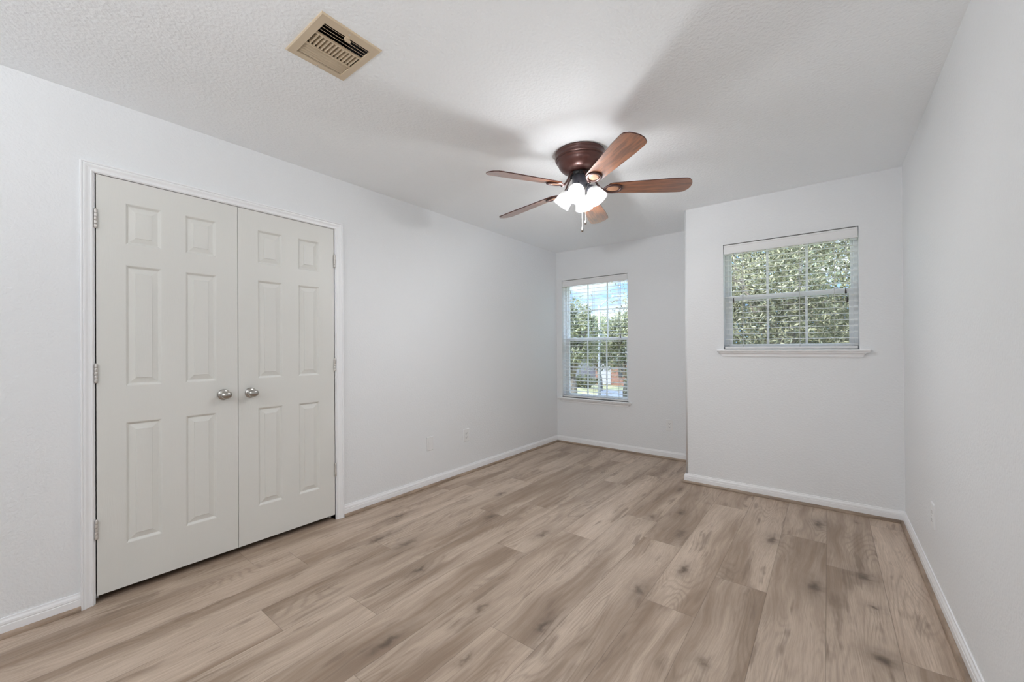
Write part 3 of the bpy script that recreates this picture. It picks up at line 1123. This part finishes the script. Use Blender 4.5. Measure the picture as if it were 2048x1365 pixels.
# ================================================================== CEILING FAN
def fan():
    FC = Vector((-1.209, 2.330, H))
    root = thing('ceiling_fan', 'bronze hugger ceiling fan with five walnut blades and four frosted glass lights', 'ceiling fan', FC)
    inv = Matrix.Translation(-FC)

    def put(m, nm, mt, par=root, **k):
        o = m.build(nm, mt, None, **k)
        o.parent = par
        if par is root:
            o.matrix_parent_inverse = inv
        return o
    C = Matrix.Translation((FC.x, FC.y, 0))
    z = lambda h: H - h
    m = MB()
    m.lathe([(0.001, z(0.0)), (0.148, z(0.0)), (0.1525, z(0.003)), (0.1530, z(0.010)), (0.1495, z(0.014)), (0.1465, z(0.022)), (0.1460, z(0.030)), (0.1480, z(0.034)),
             (0.1515, z(0.036)), (0.1520, z(0.041)), (0.1480, z(0.044)), (0.1430, z(0.045)), (0.1430, z(0.047)), (0.1460, z(0.049)), (0.1455, z(0.054)), (0.1400, z(0.057)),
             (0.1370, z(0.060)), (0.1350, z(0.070)), (0.1290, z(0.084)), (0.1190, z(0.098)), (0.1060, z(0.110)), (0.090, z(0.119)), (0.074, z(0.125)), (0.066, z(0.127)), (0.001, z(0.127))], C, 72)
    put(m, 'motor_housing', M_BRONZE)
    m = MB()
    m.lathe([(0.058, z(0.126)), (0.061, z(0.129)), (0.061, z(0.142)), (0.055, z(0.147)), (0.001, z(0.147))], C, 40)
    for k in range(10):
        a = 2 * pi * k / 10 + 0.2
        m.lathe([(0.0001, z(0.154)), (0.0055, z(0.153)), (0.0060, z(0.144)), (0.0060, z(0.132))], C @ Matrix.Translation((0.060 * cos(a), 0.060 * sin(a), 0)), 10)
    put(m, 'motor_hub', M_BLACK)
    m = MB()
    m.lathe([(0.001, z(0.140)), (0.044, z(0.140)), (0.047, z(0.143)), (0.047, z(0.196)), (0.049, z(0.199)), (0.049, z(0.207)), (0.044, z(0.214)), (0.030, z(0.222)), (0.001, z(0.224))], C, 40)
    put(m, 'switch_housing', M_GUN)
    # blades
    ANGS = (32.5, 104.0, 175.0, 251.0, 321.3)
    TIPZ = (2.208, 2.193, 2.183, 2.172, 2.216)
    ZB = 2.212
    for k in range(5):
        a = radians(ANGS[k])
        d = Vector((cos(a), sin(a), 0))
        s = Vector((-sin(a), cos(a), 0))
        pitch = radians(13)
        wv = s * cos(pitch) - Vector((0, 0, 1)) * sin(pitch)
        nrm = d.cross(wv).normalized()
        if nrm.z < 0:
            nrm = -nrm
        droop = ZB - TIPZ[k]

        def P(u, v, h=0.0):
            return Vector((FC.x, FC.y, ZB)) + d * u + wv * v + nrm * h - Vector((0, 0, droop * (u - 0.2) / 0.47))
        r0, r1 = 0.165, 0.662
        # outline: rounded shoulders at the root, fuller toward the tip, rounded tip corners
        side = []
        NU = 26
        for i in range(NU + 1):
            t = i / NU
            u = r0 + (r1 - r0) * t
            hw = 0.047 + 0.022 * min(1, t / 0.75) ** 0.9
            e0 = min(1.0, (u - r0) / 0.035)
            hw *= 0.45 + 0.55 * sqrt(max(0, 1 - (1 - e0) ** 2))
            e1 = min(1.0, (r1 - u) / 0.045)
            hw *= 0.62 + 0.38 * sqrt(max(0, 1 - (1 - e1) ** 2))
            side.append((u, hw))
        bm = bmesh.new()
        uvl = bm.loops.layers.uv.new('a')
        NV = 6
        top, bot = [], []
        for u, hw in side:
            bow = 0
            top.append([bm.verts.new(P(u + (0.010 * (1 - (2 * j / NV - 1) ** 2) if u > r1 - 0.02 else 0), hw * (2 * j / NV - 1), 0.003)) for j in range(NV + 1)])
            bot.append([bm.verts.new(P(u + (0.010 * (1 - (2 * j / NV - 1) ** 2) if u > r1 - 0.02 else 0), hw * (2 * j / NV - 1), -0.003)) for j in range(NV + 1)])

        def q(a_, b_, c_, d_, mi=0):
            f = bm.faces.new((a_, b_, c_, d_))
            f.material_index = mi
            for lp in f.loops:
                co = lp.vert.co - Vector((FC.x, FC.y, ZB))
                lp[uvl].uv = (co.dot(d) + k * 3.1, co.dot(wv))
        for i in range(NU):
            for j in range(NV):
                q(top[i][j], top[i + 1][j], top[i + 1][j + 1], top[i][j + 1])
                q(bot[i][j], bot[i][j + 1], bot[i + 1][j + 1], bot[i + 1][j])
            q(top[i][0], bot[i][0], bot[i + 1][0], top[i + 1][0], 1)
            q(top[i][NV], top[i + 1][NV], bot[i + 1][NV], bot[i][NV], 1)
        for j in range(NV):
            q(top[0][j], top[0][j + 1], bot[0][j + 1], bot[0][j], 1)
            q(top[NU][j], bot[NU][j], bot[NU][j + 1], top[NU][j + 1], 1)
        mb = MB(); mb.bm.free(); mb.bm = bm
        put(mb, 'blade', [M_BLADE, M_BRONZE])
        # blade arm: curved neck from the hub, ending in an oval ring under the blade
        mb = MB()
        hub = Vector((FC.x, FC.y, z(0.138))) + d * 0.058
        pts = []
        e = P(0.150, 0, -0.010)
        c1 = hub + d * 0.030
        c2 = e - d * 0.042 - Vector((0, 0, 0.004))
        for i in range(13):
            t = i / 12
            pts.append((1 - t) ** 3 * hub + 3 * (1 - t) ** 2 * t * c1 + 3 * (1 - t) * t * t * c2 + t ** 3 * e)
        mb.tube(pts, [0.0085 - 0.0025 * sin(pi * i / 12) for i in range(13)], 12)
        rows = []
        RC, RA, RBb = 0.203, 0.050, 0.037
        for i in range(40):
            t = 2 * pi * i / 40
            row = []
            for j in range(10):
                pj = 2 * pi * j / 10
                rr = 0.0085 * cos(pj)
                hh = 0.0055 * sin(pj) - 0.0075
                row.append(P(RC + (RA + rr) * cos(t), (RBb + rr) * sin(t), hh))
            rows.append(row)
        mb.grid(rows, close_u=True, close_v=True)
        arm = put(mb, 'blade_arm', M_RINGM)
        mb = MB()
        rows = []
        for f_, h_ in ((1.0, -0.0032), (1.0, -0.0055), (0.86, -0.0085), (0.80, -0.0088)):
            rows.append([P(RC + (RA - 0.009) * f_ * cos(2 * pi * i / 32), (RBb - 0.009) * f_ * sin(2 * pi * i / 32), h_) for i in range(32)])
        mb.grid(rows, close_v=True, cap1=True)
        md = mb.build('medallion', M_MEDAL)
        md.parent = arm
    # light kit
    ang_s = [14.6 - 90, 14.6, 104.6, 194.6]
    for k, ad in enumerate(ang_s):
        a = radians(ad)
        d = Vector((cos(a), sin(a), 0))
        ctr = Vector((FC.x, FC.y, 0))
        tilt = radians(37)                      # shade axis below the horizontal plane of the arm
        ax = (d * cos(pi / 2 - tilt) - Vector((0, 0, 1)) * sin(pi / 2 - tilt)).normalized()
        p0 = ctr + d * 0.040 + Vector((0, 0, z(0.205)))
        p1 = ctr + d * 0.060 + Vector((0, 0, z(0.228)))
        mb = MB()
        q0 = ctr + d * 0.030 + Vector((0, 0, z(0.200)))
        mb.tube([q0, ctr + d * 0.052 + Vector((0, 0, z(0.204))), p1], [0.009, 0.009, 0.011], 12)
        R = ax.to_track_quat('Z', 'Y').to_matrix().to_4x4()
        R.translation = p1
        mb.lathe([(0.001, -0.006), (0.020, -0.006), (0.026, 0.002), (0.0275, 0.014), (0.0265, 0.016), (0.020, 0.016)], R, 28)
        arm = put(mb, 'lamp_arm', M_GUN)
        mb = MB()
        prof = [(0.0235, 0.006), (0.0260, 0.012), (0.034, 0.021), (0.0425, 0.035), (0.0480, 0.052), (0.0500, 0.070), (0.0512, 0.088), (0.0538, 0.100), (0.0555, 0.106)]
        inner = [(r_ - 0.0022, h_) for r_, h_ in reversed(prof)]
        mb.lathe(prof + [(0.0550, 0.1075), (0.0540, 0.1070)] + inner, R, 96, ribs=24, rib=0.010)
        sh = put(mb, 'glass_shade', M_SHADE)
        mb = MB()
        mb.lathe([(0.012, 0.014), (0.013, 0.028), (0.020, 0.044), (0.0270, 0.056), (0.0280, 0.066), (0.0250, 0.077), (0.016, 0.086), (0.0001, 0.089)], R, 28)
        put(mb, 'bulb', M_BULB if BULB_W[k] > 5 else M_BULBDIM)
        L = point_light('bulb_light', R @ Vector((0, 0, 0.098)), BULB_W[k], 0.020, (0.955, 0.980, 1.0))
    # pull chains
    for (dx, dy, zt, zb_) in ((0.030, -0.020, z(0.215), 2.012), (0.006, -0.032, z(0.215), 1.962)):
        X = FC.x + dx * rt.x + dy * fw.x
        Y = FC.y + dx * rt.y + dy * fw.y
        mb = MB()
        nb = int((zt - zb_) / 0.0045)
        for i in range(nb):
            zz = zt - i * (zt - zb_) / nb
            bmesh.ops.create_icosphere(mb.bm, subdivisions=1, radius=0.0014, matrix=Matrix.Translation((X, Y, zz)))
        mb.box(X - 0.0004, X + 0.0004, Y - 0.0004, Y + 0.0004, zb_, zt)
        ch = put(mb, 'pull_chain', M_HINGE)
        mb = MB()
        mb.lathe([(0.0001, zb_ + 0.003), (0.0035, zb_), (0.0040, zb_ - 0.005), (0.0075, zb_ - 0.011), (0.0095, zb_ - 0.018), (0.0080, zb_ - 0.025), (0.0001, zb_ - 0.029)], Matrix.Translation((X, Y, 0)), 20)
        kb = mb.build('pull_knob', M_NICKEL)
        kb.parent = ch


fan()

# ================================================================== ADDED FILL LAMPS (unseen, behind the camera)
def fill_uplighter():  # added uplighter, stands in for light bounced off the ceiling
    c = Vector((-0.10, -1.30, 0.0))
    root = thing('fill_floor_lamp', 'added slim nickel uplighter, unseen behind the camera, filling the ceiling with light', 'floor lamp', c)
    inv = Matrix.Translation(-c)
    zt = 1.34
    for nm, prof, mt in (('lamp_base', [(0.001, 0), (0.14, 0), (0.14, 0.018), (0.02, 0.030), (0.001, 0.030)], M_NICKEL),
                         ('lamp_pole', [(0.011, 0.03), (0.011, zt - 0.10), (0.001, zt - 0.10)], M_NICKEL),
                         ('lamp_bowl', [(0.012, zt - 0.10), (0.07, zt - 0.085), (0.13, zt - 0.05), (0.17, zt), (0.166, zt), (0.127, zt - 0.046), (0.068, zt - 0.080), (0.001, zt - 0.088)], M_NICKEL)):
        m = MB()
        m.lathe(prof, Matrix.Translation(c), 40)
        o = m.build(nm, mt)
        o.parent = root
        o.matrix_parent_inverse = inv
    point_light('fill_uplight', c + Vector((0, 0, zt - 0.045)), FILL_UP_W, 0.04, (0.955, 0.980, 1.0))



def fill_dome():  # second added lamp, out of view, lifts the near half of the room
    c = Vector((-1.45, -1.05, H))
    root = thing('fill_ceiling_lamp', 'added round frosted dome lamp, unseen behind the camera, as fill light', 'added ceiling lamp', c)
    inv = Matrix.Translation(-c)
    for nm, prof, mt in (('lamp_base', [(0.001, 0), (0.15, 0), (0.155, -0.008), (0.15, -0.022)], M_NICKEL),
                         ('lamp_dome', [(0.148, -0.02), (0.14, -0.06), (0.11, -0.095), (0.06, -0.118), (0.0001, -0.125)], M_SHADE)):
        m = MB()
        m.lathe(prof, Matrix.Translation(c), 40)
        o = m.build(nm, mt)
        o.parent = root
        o.matrix_parent_inverse = inv
    point_light('fill_dome_light', c + Vector((0, 0, -0.075)), FILL_DOME_W, 0.03, (0.955, 0.980, 1.0))


fill_uplighter()
fill_dome()

# ================================================================== OUTSIDE
GZ = -2.88


def noise_mat(name, c0, c1, scale, rough=0.8, stretch=(1, 1, 1)):
    m, nt, b = mat_new(name)
    g = NG(nt)
    t = nt.nodes.new('ShaderNodeTexCoord')
    mp_ = nt.nodes.new('ShaderNodeMapping')
    mp_.inputs['Scale'].default_value = stretch
    nt.links.new(t.outputs['Object'], mp_.inputs['Vector'])
    n_ = g.noise(mp_.outputs['Vector'], scale, 4, 0.6)
    nt.links.new(g.mix(g.remap(n_, 0.35, 0.65, 0, 1), c0, c1), b.inputs['Base Color'])
    b.inputs['Roughness'].default_value = rough
    return m


def leaf_mat(name, c0, c1):
    m = bpy.data.materials.new(name)
    m.use_nodes = True
    nt = m.node_tree
    nt.nodes.remove(nt.nodes['Principled BSDF'])
    g = NG(nt)
    out = nt.nodes['Material Output']
    at = nt.nodes.new('ShaderNodeAttribute'); at.attribute_name = 'leaf'
    sp_ = nt.nodes.new('ShaderNodeSeparateColor')
    nt.links.new(at.outputs['Color'], sp_.inputs[0])
    c = g.mix(sp_.outputs[0], c0, c1)
    df = nt.nodes.new('ShaderNodeBsdfDiffuse'); nt.links.new(c, df.inputs[0])
    tl = nt.nodes.new('ShaderNodeBsdfTranslucent'); nt.links.new(c, tl.inputs[0])
    gl = nt.nodes.new('ShaderNodeBsdfGlossy'); gl.inputs['Roughness'].default_value = 0.45
    m1 = nt.nodes.new('ShaderNodeMixShader'); m1.inputs[0].default_value = 0.35
    m2 = nt.nodes.new('ShaderNodeMixShader'); m2.inputs[0].default_value = 0.06
    nt.links.new(df.outputs[0], m1.inputs[1]); nt.links.new(tl.outputs[0], m1.inputs[2])
    nt.links.new(m1.outputs[0], m2.inputs[1]); nt.links.new(gl.outputs[0], m2.inputs[2])
    nt.links.new(m2.outputs[0], out.inputs['Surface'])
    return m


M_GRASS = noise_mat('dry lawn', (0.25, 0.25, 0.12), (0.50, 0.46, 0.27), 1.2)
M_ROAD = noise_mat('asphalt road', (0.17, 0.19, 0.225), (0.25, 0.27, 0.31), 2.0)
M_CONC = noise_mat('pale concrete', (0.34, 0.34, 0.34), (0.44, 0.44, 0.44), 1.5)
M_BARK = noise_mat('grey oak bark', (0.14, 0.115, 0.095), (0.30, 0.26, 0.22), 9, stretch=(1, 1, 0.3))
M_LEAF1 = leaf_mat('oak leaves near', (0.11, 0.108, 0.06), (0.56, 0.53, 0.33))
M_LEAF2 = leaf_mat('tree leaves far', (0.15, 0.165, 0.10), (0.52, 0.52, 0.33))
M_BRICKM = None


def brick_mat():
    m, nt, b = mat_new('red brick')
    t = nt.nodes.new('ShaderNodeTexCoord')
    mp_ = nt.nodes.new('ShaderNodeMapping')
    mp_.inputs['Rotation'].default_value = (pi / 2, 0, 0)
    br = nt.nodes.new('ShaderNodeTexBrick')
    br.inputs['Color1'].default_value = (0.36, 0.15, 0.11, 1)
    br.inputs['Color2'].default_value = (0.26, 0.11, 0.09, 1)
    br.inputs['Mortar'].default_value = (0.50, 0.44, 0.40, 1)
    br.inputs['Scale'].default_value = 3.0
    nt.links.new(t.outputs['Object'], mp_.inputs['Vector'])
    nt.links.new(mp_.outputs['Vector'], br.inputs['Vector'])
    nt.links.new(br.outputs['Color'], b.inputs['Base Color'])
    b.inputs['Roughness'].default_value = 0.85
    return m


M_BRICKM = brick_mat()
M_SHINGLE = noise_mat('grey shingles', (0.20, 0.19, 0.19), (0.30, 0.285, 0.28), 5)
M_SIDING = simple('white painted siding', (0.50, 0.51, 0.57), 0.6)
M_POLE = simple('galvanised lamp pole', (0.42, 0.45, 0.52), 0.5, metal=0.2)
M_WGLASS = simple('dark house window', (0.08, 0.09, 0.11), 0.1)


def at(px, depth, z=None):
    """ground point seen at image column px, at a given depth along the view axis"""
    lat = (px - 995.8) / F_PX
    return Vector((-sin(yw) * depth + cos(yw) * lat * depth, cos(yw) * depth + sin(yw) * lat * depth, GZ if z is None else z))


m = MB()
m.box(-90, 50, YF + 0.4, 120, GZ - 0.3, GZ)
struct(m.build('ground', M_GRASS), 'lawn outside')


def strip(name, pts, zt, mat_, label):
    m = MB()
    rows = [[(x, y, GZ - 0.05) for x, y in pts], [(x, y, zt) for x, y in pts]]
    m.grid(rows, close_v=True, cap0=True, cap1=True, smooth=False)
    o = m.build(name, mat_)
    return struct(o, label)


# street runs across in front of the facing house, driveway leads up to it
a1, a2, a3, a4 = at(1208, 33), at(1300, 27), at(1300, 42), at(1206, 42)
strip('street', [(a.x, a.y) for a in (at(1190, 30.5), at(1420, 24), at(1420, 34), at(1196, 39))], GZ + 0.02, M_ROAD, 'blue grey asphalt street')
strip('sidewalk', [(a.x, a.y) for a in (at(1100, 30), at(1190, 29.6), at(1190, 30.4), at(1100, 30.9))], GZ + 0.03, M_CONC, 'pale sidewalk')


def tree(name, label, base, height, trunk_r, crown_c, crown_r, nleaf, leaf, mat_, seed, branches=7, group=None, cat='tree', clumps=40, lobes=None):
    rnd = random.Random(seed)
    root = thing(name, label, cat, base, group)
    inv = Matrix.Translation(-Vector(base))
    m = MB()
    base = Vector(base)
    crown_c = Vector(crown_c)
    fork = base.lerp(crown_c, 0.45)
    fork.x += rnd.uniform(-.2, .2)
    mid = base.lerp(fork, 0.5) + Vector((rnd.uniform(-.15, .15), rnd.uniform(-.15, .15), 0))
    m.tube([base - Vector((0, 0, 0.1)), mid, fork], [trunk_r * 1.25, trunk_r, trunk_r * 0.85], 12)
    ends = []
    for k in range(branches):
        th = 2 * pi * k / branches + rnd.uniform(-.3, .3)
        e = crown_c + Vector((crown_r[0] * 0.7 * cos(th), crown_r[1] * 0.7 * sin(th), crown_r[2] * rnd.uniform(-0.35, 0.75)))
        md = fork.lerp(e, 0.5) + Vector((rnd.uniform(-.2, .2), rnd.uniform(-.2, .2), 0.25)) * crown_r[2] * 0.4
        m.tube([fork, fork.lerp(md, 0.5), md, e], [trunk_r * 0.6, trunk_r * 0.45, trunk_r * 0.32, trunk_r * 0.10], 8)
        for q in range(3):
            s_ = md.lerp(e, rnd.uniform(0, .8))
            e2 = s_ + Vector((rnd.uniform(-1, 1) * crown_r[0], rnd.uniform(-1, 1) * crown_r[1], rnd.uniform(-.6, .8) * crown_r[2])) * 0.33
            m.tube([s_, s_.lerp(e2, .5) + Vector((0, 0, .08)), e2], [trunk_r * 0.2, trunk_r * 0.14, trunk_r * 0.05], 6)
    o = m.build('trunk', M_BARK)
    o.parent = root
    o.matrix_parent_inverse = inv
    # foliage: leaves gathered in clumps
    bm = bmesh.new()
    ca = bm.loops.layers.color.new('leaf')
    cl_ = []
    for k in range(clumps):
        while True:
            v = Vector((rnd.uniform(-1, 1), rnd.uniform(-1, 1), rnd.uniform(-1, 1)))
            if 0.15 < v.length < 1:
                break
        v = v * (v.length ** -0.35)
        cl_.append((crown_c + Vector((v.x * crown_r[0], v.y * crown_r[1], v.z * crown_r[2])), rnd.uniform(0.16, 0.34) * (sum(crown_r) / 3), rnd.random()))
    for k in range(nleaf):
        c, rr, shade = rnd.choice(cl_)
        v = Vector((rnd.gauss(0, 1), rnd.gauss(0, 1), rnd.gauss(0, 1)))
        p = c + v * rr * 0.55
        n_ = Vector((rnd.uniform(-1, 1), rnd.uniform(-1, 1), rnd.uniform(-0.2, 1))).normalized()
        t_ = n_.orthogonal().normalized()
        t_.rotate(Matrix.Rotation(rnd.uniform(0, 2 * pi), 3, n_))
        b2_ = n_.cross(t_)
        L_ = leaf * rnd.uniform(0.6, 1.3)
        w_ = L_ * rnd.uniform(0.28, 0.42)
        pts_ = [p - t_ * L_ * .5, p + b2_ * w_ * .5 + n_ * L_ * .08, p + t_ * L_ * .5, p - b2_ * w_ * .5 + n_ * L_ * .08]
        f = bm.faces.new([bm.verts.new(q_) for q_ in pts_])
        cv = min(1, max(0, 0.25 + 0.45 * shade + rnd.uniform(-.3, .5)))
        for lp in f.loops:
            lp[ca] = (cv, cv, cv, 1)
    me = bpy.data.meshes.new('foliage')
    bm.to_mesh(me); bm.free()
    me.materials.append(mat_)
    fo = bpy.data.objects.new('foliage', me)
    COL.objects.link(fo)
    fo.parent = root
    fo.matrix_parent_inverse = inv
    return root


# big oak right outside the wide window
tree('oak_tree', 'large leafy oak filling the view of the wide window', (-0.3, 9.6, GZ), 7, 0.20, (-0.2, 9.3, 1.5), (3.0, 2.2, 3.0), 115000, 0.080, M_LEAF1, 3, 9, clumps=260)
tree('leafy_tree', 'dark tree glimpsed through gaps behind the big oak', (0.5, 20, GZ), 9, 0.25, (0.3, 20, 1.4), (5.0, 2.5, 4.2), 16000, 0.30, M_LEAF2, 21, 7, clumps=110)
tree('leafy_tree', 'tree with curving branches at the left edge of the tall window', at(1141, 26), 7, 0.26, at(1146, 26, 1.9), (1.45, 1.4, 2.1), 8500, 0.26, M_LEAF2, 5, 6, 'trees across the street', clumps=70)
tree('leafy_tree', 'tree behind the street lamp in the middle of the tall window', at(1200, 38.5), 7, 0.2, at(1196, 38.5, 1.7), (2.2, 2.0, 2.2), 8000, 0.30, M_LEAF2, 8, 6, 'trees across the street', clumps=60)
tree('leafy_tree', 'tree at the right of the tall window, before the brick house', at(1252, 29), 7, 0.2, at(1256, 29, 1.3), (1.9, 1.5, 2.1), 8500, 0.26, M_LEAF2, 9, 6, 'trees across the street', clumps=60)
tree('shrub', 'low dark hedge shrub before the garage of the brick house', at(1168, 41.4), 1, 0.05, at(1168, 41.4, GZ + 0.6), (1.7, 0.5, 0.6), 3500, 0.22, M_LEAF2, 12, 5, cat='shrub', clumps=30)


def lamp_post():
    b = at(1198.5, 30)
    root = thing('street_lamp', 'pale metal street lamp with a curved arm outside the tall window', 'street lamp', b)
    inv = Matrix.Translation(-b)
    m = MB()
    m.tube([b, b + Vector((0, 0, 3)), b + Vector((0, 0, 7.15))], [0.10, 0.09, 0.07], 12)
    m.lathe([(0.2, 0), (0.2, 0.12), (0.14, 0.2)], Matrix.Translation(b), 16)
    o = m.build('pole', M_POLE); o.parent = root; o.matrix_parent_inverse = inv
    m = MB()
    u = Vector((cos(yw), sin(yw), 0))
    tp = b + Vector((0, 0, 7.0))
    pts = [tp + u * (1.35 * t) + Vector((0, 0, 0.85 * sin(t * pi / 2))) for t in [i / 8 for i in range(9)]]
    m.tube(pts, 0.03, 8)
    o = m.build('arm', M_POLE); o.parent = root; o.matrix_parent_inverse = inv
    m = MB()
    e = pts[-1] + u * 0.25
    rows = []
    for i in range(9):
        t = -1 + 2 * i / 8
        rr = max(0.004, 0.11 * sqrt(max(0, 1 - t * t)))
        rows.append([e + u * (0.36 * t) + Vector((-u.y, u.x, 0)) * (rr * cos(q)) + Vector((0, 0, 1)) * (rr * 0.6 * sin(q)) for q in [2 * pi * j / 12 for j in range(12)]])
    m.grid(rows, close_v=True, cap0=True, cap1=True)
    o = m.build('lamp_head', M_POLE); o.parent = root; o.matrix_parent_inverse = inv


lamp_post()


def house(name, label, px0, px1, d0, depth_len, wall_h, ridge, wmat, feats):
    """facade between two image columns at depth d0, parallel to our window wall"""
    A, B = at(px0, d0), at(px1, d0)
    y = (A.y + B.y) / 2
    x0, x1 = A.x, B.x
    root = thing(name, label, 'house', ((x0 + x1) / 2, y, GZ))
    inv = Matrix.Translation(-Vector(root.location))
    m = MB()
    m.box(x0, x1, y, y + depth_len, GZ, GZ + wall_h)
    body = m.build('walls', wmat); body.parent = root; body.matrix_parent_inverse = inv
    m = MB()
    ov = 0.4
    z0 = GZ + wall_h
    p = [(x0 - ov, y - ov, z0), (x1 + ov, y - ov, z0), (x1 + ov, y + depth_len + ov, z0), (x0 - ov, y + depth_len + ov, z0)]
    r0 = (x0 + ridge[0], y + depth_len / 2, z0 + ridge[1]); r1 = (x1 - ridge[0], y + depth_len / 2, z0 + ridge[1])
    for f in ((p[0], p[1], r1, r0), (p[2], p[3], r0, r1), (p[1], p[2], r1), (p[3], p[0], r0), (p[0], p[3], p[2], p[1])):
        m.poly(f)
    o = m.build('roof', M_SHINGLE); o.parent = root; o.matrix_parent_inverse = inv
    for nm, fx0, fx1, fz0, fz1, mt in feats:
        m = MB()
        xa, xb = x0 + (x1 - x0) * fx0, x0 + (x1 - x0) * fx1
        m.box(xa, xb, y - 0.06, y + 0.02, GZ + fz0, GZ + fz1)
        o = m.build(nm, mt); o.parent = root; o.matrix_parent_inverse = inv
        if nm == 'garage_door':
            for k in range(1, 4):
                pass
    return root


house('brick_house', 'red brick house with white garage door beyond the street', 1168, 1330, 43, 9, 2.75, (3.5, 1.9), M_BRICKM,
      [('garage_door', 0.10, 0.27, 0.05, 2.25, M_SIDING), ('house_window', 0.40, 0.48, 0.9, 2.1, M_WGLASS), ('house_window', 0.58, 0.66, 0.9, 2.1, M_WGLASS), ('fascia', 0.0, 1.0, 2.5, 2.75, M_SIDING)])
house('white_house', 'white sided house behind the curved branches of the left tree', 1040, 1163, 47, 9, 3.0, (3.5, 1.7), M_SIDING,
      [('house_window', 0.72, 0.80, 1.0, 2.2, M_WGLASS), ('garage_door', 0.30, 0.55, 0.05, 2.3, M_CONC)])
